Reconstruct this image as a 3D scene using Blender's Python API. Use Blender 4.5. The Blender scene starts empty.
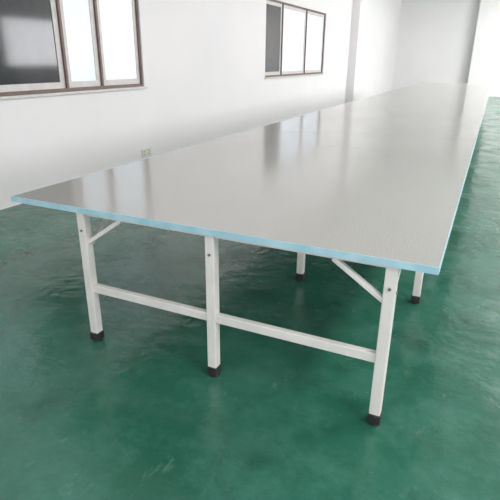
import bpy, bmesh, math, random
import numpy as np
from mathutils import Matrix, Vector
random.seed(3)
scn=bpy.context.scene
try: scn.view_settings.view_transform='Standard'
except Exception as e: print(e)

# ---------- camera solved from measured points of the table ----------
obs=[('A',11,195),('B',440,269),('L0',97,340),('L1',215,373),('L2',375,422),('M1',300,279),('M2',417,303),
     ('T0',80,212),('T1',210,234),('T2',390,262),('EL',340,105),('ER',478,130),('CL',97,288),('CR',372,352)]
def rot(p):
    a,b,c=p
    R=Matrix.Rotation(c,3,'Z')@Matrix.Rotation(a,3,'X')
    R=R@Matrix.Rotation(b,3,'Z')
    return np.array(R)
def proj(R,f,P):
    q=R.T@(np.array(P)-np.array([0,0,1.5]))
    return 250+f*q[0]/-q[2], 250-f*q[1]/-q[2]
def res(p):
    a,b,c,f,x0,x1,yf,h,l0,l1,l2,ly,sp,cz=p
    f*=500
    R=rot((a,b,c)); r=[]
    pts=dict(A=(x0,yf,h),B=(x1,yf,h),L0=(l0,ly,0),L1=(l1,ly,0),L2=(l2,ly,0),M1=(l1,ly+sp,0),M2=(l2,ly+sp,0),
      T0=(l0,ly,h-.03),T1=(l1,ly,h-.03),T2=(l2,ly,h-.03),CL=(l0,ly,cz),CR=(l2,ly,cz))
    for n,u,v in obs:
        if n in pts:
            x,y=proj(R,f,pts[n]); w=0.4 if n[0] in 'TC' else 1
            r+=[w*(x-u),w*(y-v)]
        else:
            X=x0 if n=='EL' else x1
            p1=np.array(proj(R,f,(X,yf,h)));p2=np.array(proj(R,f,(X,yf+8,h)))
            d=(p2-p1)/np.linalg.norm(p2-p1); e=np.array([u,v])-p1
            r.append(d[0]*e[1]-d[1]*e[0])
    return np.array(r)
p=np.array([math.radians(69),0.0,math.radians(23.9),1.036,-2.2,-.07,1.84,.8,-1.79,-1.04,-.23,1.93,1.25,.34])
lam=1e-2
for it in range(60):
    r=res(p); J=np.zeros((len(r),len(p)))
    for i in range(len(p)):
        q=p.copy(); q[i]+=1e-5; J[:,i]=(res(q)-r)/1e-5
    dp=np.linalg.solve(J.T@J+lam*np.eye(len(p)),-J.T@r)
    if (res(p+dp)**2).sum()<(r**2).sum(): p=p+dp; lam*=.5
    else: lam*=4
a,b,c,f,x0,x1,yf,TH,l0,l1,l2,ly,sp,cz=[float(x) for x in p]
R=Matrix(rot((a,b,c)).tolist())
cam=bpy.data.cameras.new('camera'); co=bpy.data.objects.new('camera',cam); scn.collection.objects.link(co)
co.matrix_world=Matrix.Translation((0,0,1.5))@R.to_4x4()
cam.sensor_width=36; cam.lens=f*36; cam.clip_start=.05; cam.clip_end=200
scn.camera=co

# ---------- materials ----------
def mat(name,col,rough=.5,metal=0,coat=0,emit=None,es=0):
    m=bpy.data.materials.new(name); m.use_nodes=True
    b=m.node_tree.nodes['Principled BSDF']
    b.inputs['Base Color'].default_value=(*col,1); b.inputs['Roughness'].default_value=rough
    b.inputs['Metallic'].default_value=metal; b.inputs['Coat Weight'].default_value=coat
    if emit: b.inputs['Emission Color'].default_value=(*emit,1); b.inputs['Emission Strength'].default_value=es
    return m
def noise_mix(m,c1,c2,scale,detail=6,lo=.35,hi=.65,stretch=(1,1,1)):
    nt=m.node_tree; b=nt.nodes['Principled BSDF']
    tc=nt.nodes.new('ShaderNodeTexCoord'); mp=nt.nodes.new('ShaderNodeMapping'); mp.inputs['Scale'].default_value=stretch
    n=nt.nodes.new('ShaderNodeTexNoise'); n.inputs['Scale'].default_value=scale; n.inputs['Detail'].default_value=detail
    r=nt.nodes.new('ShaderNodeMapRange'); r.inputs['From Min'].default_value=lo; r.inputs['From Max'].default_value=hi
    x=nt.nodes.new('ShaderNodeMix'); x.data_type='RGBA'
    nt.links.new(tc.outputs['Object'],mp.inputs[0]); nt.links.new(mp.outputs[0],n.inputs['Vector'])
    nt.links.new(n.outputs['Fac'],r.inputs['Value']); nt.links.new(r.outputs[0],x.inputs['Factor'])
    src=b.inputs['Base Color'].links[0].from_socket if b.inputs['Base Color'].links else None
    if src: nt.links.new(src,x.inputs['A'])
    else: x.inputs['A'].default_value=(*c1,1)
    x.inputs['B'].default_value=(*c2,1)
    nt.links.new(x.outputs['Result'],b.inputs['Base Color'])
    return n,r,x
M_wall=mat('wall_paint',(.74,.74,.75),.7); noise_mix(M_wall,(.83,.795,.80),(.79,.76,.77),.6)
M_ceil=mat('ceiling_paint',(.8,.8,.8),.8); noise_mix(M_ceil,(.84,.82,.82),(.80,.78,.78),.5)
M_floor=mat('green_epoxy',(.02,.2,.12),.16)
noise_mix(M_floor,(.016,.095,.060),(.028,.135,.090),1.2,8)
n,r,x=noise_mix(M_floor,None,(.060,.19,.14),1.9,12,.46,.74)
n.inputs['Roughness'].default_value=.75
n,r,x=noise_mix(M_floor,None,(.19,.31,.26),9,14,.60,.84,(1,.4,1))
n.inputs['Roughness'].default_value=.75
n,r,x=noise_mix(M_floor,None,(.008,.05,.034),2.6,14,.54,.78)
n.inputs['Roughness'].default_value=.75
nt=M_floor.node_tree; bb=nt.nodes['Principled BSDF']
tc=nt.nodes.new('ShaderNodeTexCoord'); nn=nt.nodes.new('ShaderNodeTexNoise'); nn.inputs['Scale'].default_value=2.5; nn.inputs['Detail'].default_value=8
rr=nt.nodes.new('ShaderNodeMapRange'); rr.inputs['From Min'].default_value=.3; rr.inputs['From Max'].default_value=.7; rr.inputs['To Min'].default_value=.08; rr.inputs['To Max'].default_value=.34
nt.links.new(tc.outputs['Object'],nn.inputs['Vector']); nt.links.new(nn.outputs['Fac'],rr.inputs['Value']); nt.links.new(rr.outputs[0],bb.inputs['Roughness'])
bp=nt.nodes.new('ShaderNodeBump'); bp.inputs['Strength'].default_value=.3; bp.inputs['Distance'].default_value=.02
n3=nt.nodes.new('ShaderNodeTexNoise'); n3.inputs['Scale'].default_value=9; n3.inputs['Detail'].default_value=5
nt.links.new(tc.outputs['Object'],n3.inputs['Vector']); nt.links.new(n3.outputs['Fac'],bp.inputs['Height']); nt.links.new(bp.outputs[0],bb.inputs['Normal'])

M_top=mat('speckled_laminate',(.45,.44,.42),.14)
noise_mix(M_top,(.46,.445,.42),(.31,.30,.285),210,2,.4,.6)
M_top.node_tree.nodes['Principled BSDF'].inputs['Specular IOR Level'].default_value=.7
M_edge=mat('blue_edge_film',(.28,.60,.74),.35); noise_mix(M_edge,(.30,.52,.62),(.42,.62,.70),9)
M_under=mat('board_underside',(.5,.5,.48),.6); noise_mix(M_under,(.5,.5,.48),(.42,.42,.4),12)
M_steel=mat('white_powder_coat',(.78,.78,.76),.35); noise_mix(M_steel,(.74,.70,.68),(.66,.63,.61),8)
M_rub=mat('black_rubber',(.012,.012,.013),.5); noise_mix(M_rub,(.012,.012,.013),(.03,.03,.03),30)
M_bolt=mat('zinc_bolt',(.25,.25,.25),.35,1); noise_mix(M_bolt,(.3,.3,.3),(.18,.18,.18),60)
M_brown=mat('brown_aluminium',(.10,.055,.045),.4); noise_mix(M_brown,(.13,.075,.065),(.17,.11,.095),20)
M_pale=mat('pale_upvc',(.62,.60,.58),.4); noise_mix(M_pale,(.66,.62,.60),(.58,.55,.53),10)
M_dark=mat('dark_glass',(.02,.022,.025),.08); noise_mix(M_dark,(.025,.027,.03),(.06,.06,.065),1.5)
M_frost=mat('frosted_glass',(.55,.6,.66),.25,emit=(.85,.9,1),es=.45); noise_mix(M_frost,(.55,.6,.66),(.48,.52,.58),1.5)
M_lamp=mat('led_diffuser',(.9,.9,.9),.5,emit=(1,.98,.96),es=2); noise_mix(M_lamp,(.9,.9,.9),(.85,.85,.85),3)  # glowing cover of the added, unseen ceiling fixtures
M_socket=mat('socket_plastic',(.7,.68,.6),.4); noise_mix(M_socket,(.7,.68,.6),(.6,.6,.55),30)

# ---------- mesh helpers ----------
def add_box(bm,lo,hi,mi=0,bev=0):
    g=bmesh.ops.create_cube(bm,size=1)
    vs=g['verts']
    for v in vs:
        v.co=Vector([lo[i]+(v.co[i]+.5)*(hi[i]-lo[i]) for i in range(3)])
    fs=set(f for v in vs for f in v.link_faces)
    for f in fs: f.material_index=mi
    if bev:
        es=list(set(e for v in vs for e in v.link_edges))
        r=bmesh.ops.bevel(bm,geom=es,offset=bev,segments=2,affect='EDGES',profile=.5)
        for f in r['faces']: f.material_index=mi
def add_bar(bm,p,q,w,h,mi=0,bev=.003):
    p=Vector(p);q=Vector(q);d=(q-p);L=d.length;d.normalize()
    up=Vector((0,0,1)) if abs(d.z)<.95 else Vector((0,1,0))
    s=d.cross(up).normalized(); u=s.cross(d)
    b2=bmesh.new(); add_box(b2,(-w/2,0,-h/2),(w/2,L,h/2),mi,bev)
    M=Matrix((s,d,u)).transposed().to_4x4(); M.translation=p
    b2.transform(M); me=bpy.data.meshes.new('t'); b2.to_mesh(me); b2.free(); bm.from_mesh(me); bpy.data.meshes.remove(me)
def add_cyl(bm,p,axis,r,l,mi=0,seg=16,r2=None):
    b2=bmesh.new(); bmesh.ops.create_cone(b2,cap_ends=True,segments=seg,radius1=r,radius2=r if r2 is None else r2,depth=l)
    for f in b2.faces: f.material_index=mi
    M=Vector((0,0,1)).rotation_difference(Vector(axis)).to_matrix().to_4x4(); M.translation=Vector(p)
    b2.transform(M); me=bpy.data.meshes.new('t'); b2.to_mesh(me); b2.free(); bm.from_mesh(me); bpy.data.meshes.remove(me)
def fin(bm,name,mats,parent=None):
    bmesh.ops.recalc_face_normals(bm,faces=bm.faces)
    me=bpy.data.meshes.new(name); bm.to_mesh(me); bm.free()
    for m in mats: me.materials.append(m)
    o=bpy.data.objects.new(name,me); scn.collection.objects.link(o)
    if parent: o.parent=parent
    return o
def empty(name):
    e=bpy.data.objects.new(name,None); scn.collection.objects.link(e); return e

# ---------- room ----------
XW=-4.45; XR=4.2; YB=-3.5; YF=25.5; HC=4.6; T=.2
bm=bmesh.new(); add_box(bm,(XW-T,YB-T,-.1),(XR+T,YF+T,0)); fin(bm,'floor',[M_floor])
bm=bmesh.new(); add_box(bm,(XW-T,YB-T,HC),(XR+T,YF+T,HC+.1)); fin(bm,'ceiling',[M_ceil])
bm=bmesh.new(); add_box(bm,(XW,YF,0),(XR,YF+T,HC)); add_box(bm,(-1.1,YF-.4,0),(-.2,YF,HC)); fin(bm,'wall_far',[M_wall])
SZ=1.12; TZ=2.65
lw=[(2.6,5.97),(10.2,14.3)]
def wall_with(name,x0_,x1_,wins):
    bm=bmesh.new()
    add_box(bm,(x0_,YB,0),(x1_,YF,SZ)); add_box(bm,(x0_,YB,TZ),(x1_,YF,HC))
    ys=YB
    for a_,b_ in wins:
        add_box(bm,(x0_,ys,SZ),(x1_,a_,TZ)); ys=b_
    add_box(bm,(x0_,ys,SZ),(x1_,YF,TZ))
    return bm
bm=wall_with('wall_left',XW-T,XW,lw); add_box(bm,(XW,17,0),(XW+.25,17.7,HC)); fin(bm,'wall_left',[M_wall])
rw=[(-1,2.2),(5,8.2),(11,14.2),(17,20.2)]
bm=wall_with('wall_right',XR,XR+T,rw); fin(bm,'wall_right',[M_wall])
def window(idx,xin,sgn,y0,y1,panes,framem):
    e=empty('window_%d'%idx); d=sgn
    xa=xin+d*.02; xb=xin+d*.09
    lo,hi=min(xa,xb),max(xa,xb)
    bm=bmesh.new(); w=.035
    add_box(bm,(lo,y0,SZ),(hi,y1,SZ+w),0,.004); add_box(bm,(lo,y0,TZ-w),(hi,y1,TZ),0,.004)
    add_box(bm,(lo,y0,SZ+w),(hi,y0+w,TZ-w),0,.004); add_box(bm,(lo,y1-w,SZ+w),(hi,y1,TZ-w),0,.004)
    for y in [q[1] for q in panes[:-1]]:
        add_box(bm,(lo,y-w/2,SZ+w),(hi,y+w/2,TZ-w),0,.004)
    fin(bm,'frame',[framem],e)
    bm=bmesh.new()
    for a_,b_,mi in panes:
        ya,yb=a_+.018,b_-.018; xs=xin+d*.045; xe=xin+d*.07; s=.07
        l2_,h2_=min(xs,xe),max(xs,xe)
        add_box(bm,(l2_,ya,SZ+w),(h2_,yb,SZ+w+s),0,.003); add_box(bm,(l2_,ya,TZ-w-s),(h2_,yb,TZ-w),0,.003)
        add_box(bm,(l2_,ya,SZ+w+s),(h2_,ya+s,TZ-w-s),0,.003); add_box(bm,(l2_,yb-s,SZ+w+s),(h2_,yb,TZ-w-s),0,.003)
    fin(bm,'sash',[M_pale],e)
    bm=bmesh.new()
    for a_,b_,mi in panes:
        xs=xin+d*.055; xe=xin+d*.06
        add_box(bm,(min(xs,xe),a_+.05,SZ+.08),(max(xs,xe),b_-.05,TZ-.08),mi)
    fin(bm,'glass',[M_dark,M_frost],e)
    bm=bmesh.new(); xs=xin-d*.03; xe=xin+d*.02
    add_box(bm,(min(xs,xe),y0-.03,SZ-.03),(max(xs,xe),y1+.03,SZ),0,.004)
    fin(bm,'sill',[M_pale],e)
    return e
window(1,XW,-1,*lw[0],[(2.6,3.55,1),(3.55,4.55,0),(4.55,5.15,1),(5.15,5.97,1)],M_brown)
window(2,XW,-1,*lw[1],[(10.2,11.2,0),(11.2,12.8,1),(12.8,14.3,1)],M_brown)
for i,(a_,b_) in enumerate(rw):
    window(3+i,XR,1,a_,b_,[(a_,(a_+b_)/2,1),((a_+b_)/2,b_,1)],M_brown)
bm=bmesh.new()
bx0,bx1=-3.0,3.0
add_box(bm,(XW,YB-T,0),(XR,YB,SZ)); add_box(bm,(XW,YB-T,TZ),(XR,YB,HC))
add_box(bm,(XW,YB-T,SZ),(bx0,YB,TZ)); add_box(bm,(bx1,YB-T,SZ),(XR,YB,TZ)); fin(bm,'wall_back',[M_wall])
wbk_added=window(7,0,1,bx0,bx1,[(-3.0,-1.0,1),(-1.0,1.0,1),(1.0,3.0,1)],M_brown)  # unseen back window, added as a light source for the leg fronts
wbk_added.rotation_euler=(0,0,math.radians(-90)); wbk_added.location=(0,YB,0)

e=empty('wall_socket'); 
bm=bmesh.new(); add_box(bm,(XW,5.8,.14),(XW+.012,6.02,.26),0,.004); fin(bm,'plate',[M_socket],e)
bm=bmesh.new()
for y in (5.86,5.96):
    for dz in (-.02,.02): add_box(bm,(XW+.011,y-.012,.2+dz-.004),(XW+.014,y+.012,.2+dz+.004))
fin(bm,'slots',[M_rub],e)

# ---------- table ----------
tab=empty('work_table')
LEN=17.0; th=.029; yb=yf+LEN
bm=bmesh.new()
npan=7; gp=.003
for i in range(npan):
    a_=yf+LEN*i/npan; b_=yf+LEN*(i+1)/npan-gp
    add_box(bm,(x0+.003,a_+(.003 if i==0 else 0),TH-.004),(x1-.003,b_,TH),0,.001)
fin(bm,'tabletop_laminate',[M_top],tab)
bm=bmesh.new(); add_box(bm,(x0+.003,yf+.003,TH-th),(x1-.003,yb-.003,TH-.004)); fin(bm,'tabletop_board',[M_under],tab)
bm=bmesh.new()
e_=.004
add_box(bm,(x0,yf,TH-th),(x1,yf+e_,TH+.0005)); add_box(bm,(x0,yb-e_,TH-th),(x1,yb,TH+.0005))
add_box(bm,(x0,yf+e_,TH-th),(x0+e_,yb-e_,TH+.0005)); add_box(bm,(x1-e_,yf+e_,TH-th),(x1,yb-e_,TH+.0005))
fin(bm,'edge_band',[M_edge],tab)
w=.048; zt=TH-th
nf=int((LEN-.2)//sp)+1
bmL=bmesh.new(); bmF=bmesh.new(); bmB=bmesh.new()
for k in range(nf):
    y=ly+k*sp
    for X in (l0,l1,l2):
        add_box(bmL,(X-w/2,y-w/2,.03),(X+w/2,y+w/2,zt-.001),0,.004)
        add_box(bmF,(X-.028,y-.028,.008),(X+.028,y+.028,.055),0,.004)
        add_cyl(bmF,(X,y,.005),(0,0,1),.03,.01)
        add_cyl(bmB,(X,y-w/2-.002,zt-.10),(0,1,0),.007,.006,0,6)
        add_cyl(bmB,(X-w/2-.002 if X!=l2 else X+w/2+.002,y,zt-.12),(1,0,0),.007,.006,0,6)
    add_bar(bmL,(l0,y+.008,zt-.011),(l2,y+.008,zt-.011),.03,.02)
    for A_,B_ in ((l0,l1),(l1,l2)):
        add_bar(bmL,(A_+w/2-.002,y,cz-.01),(B_-w/2+.002,y,cz-.01),.03,.045)
    add_bar(bmL,(l2-.015,y+.005,zt-.17),(l2-.24,y+.005,zt-.02),.025,.022)
    add_bar(bmL,(l0+.015,y+.005,zt-.17),(l0+.24,y+.005,zt-.02),.025,.022)
    if k<nf-1:
        for X in (l0,l2):
            add_bar(bmL,(X,y+.015,zt-.20),(X,y+.26,zt-.03),.022,.022)
for X in (l0,l1,l2):
    add_bar(bmL,(X,ly+.02,zt-.0205),(X,ly+(nf-1)*sp,zt-.0205),.038,.038)
fin(bmL,'steel_frame',[M_steel],tab); fin(bmF,'rubber_feet',[M_rub],tab); fin(bmB,'bolts',[M_bolt],tab)

# ---------- lights ----------
for i,y in enumerate((0,4.5,9,13.5,18,22)):  # unseen fixtures added for overhead light, last ones stronger to brighten the far wall
    x=2.6
    f_=empty('ceiling_light')
    bm=bmesh.new(); add_box(bm,(x-.32,y-1.0,HC-.05),(x+.32,y+1.0,HC),0,.005); fin(bm,'housing',[M_pale],f_)
    bm=bmesh.new(); add_box(bm,(x-.3,y-.97,HC-.056),(x+.3,y+.97,HC-.05)); fin(bm,'diffuser',[M_lamp],f_)
    l=bpy.data.lights.new('lamp','AREA'); l.shape='RECTANGLE'; l.size=.6; l.size_y=1.9; l.energy=(125,125,130,150,215,330)[i]; l.color=(1,.975,.96)
    o=bpy.data.objects.new('lamp',l); scn.collection.objects.link(o); o.location=(x,y,HC-.07); o.parent=f_
def daylight(loc,dr,sx,en):
    l=bpy.data.lights.new('window_daylight','AREA'); l.shape='RECTANGLE'; l.size=sx; l.size_y=TZ-SZ-.2; l.energy=en; l.color=(.97,.98,1)
    o=bpy.data.objects.new('window_daylight',l); scn.collection.objects.link(o)
    o.matrix_world=Matrix.Translation(loc)@Vector(dr).to_track_quat('-Z','Y').to_matrix().to_4x4()
for i,(a_,b_) in enumerate(rw):
    daylight((XR-.04,(a_+b_)/2,(SZ+TZ)/2),(-1,0,0),b_-a_-.2,(70,80,130,210)[i])
daylight((0,YB+.04,(SZ+TZ)/2),(0,1,0),bx1-bx0-.2,115)  # area light added at the back window to brighten the leg fronts
wd=bpy.data.worlds.new('world'); scn.world=wd; wd.use_nodes=True
wd.node_tree.nodes['Background'].inputs[0].default_value=(.75,.85,1,1); wd.node_tree.nodes['Background'].inputs[1].default_value=1
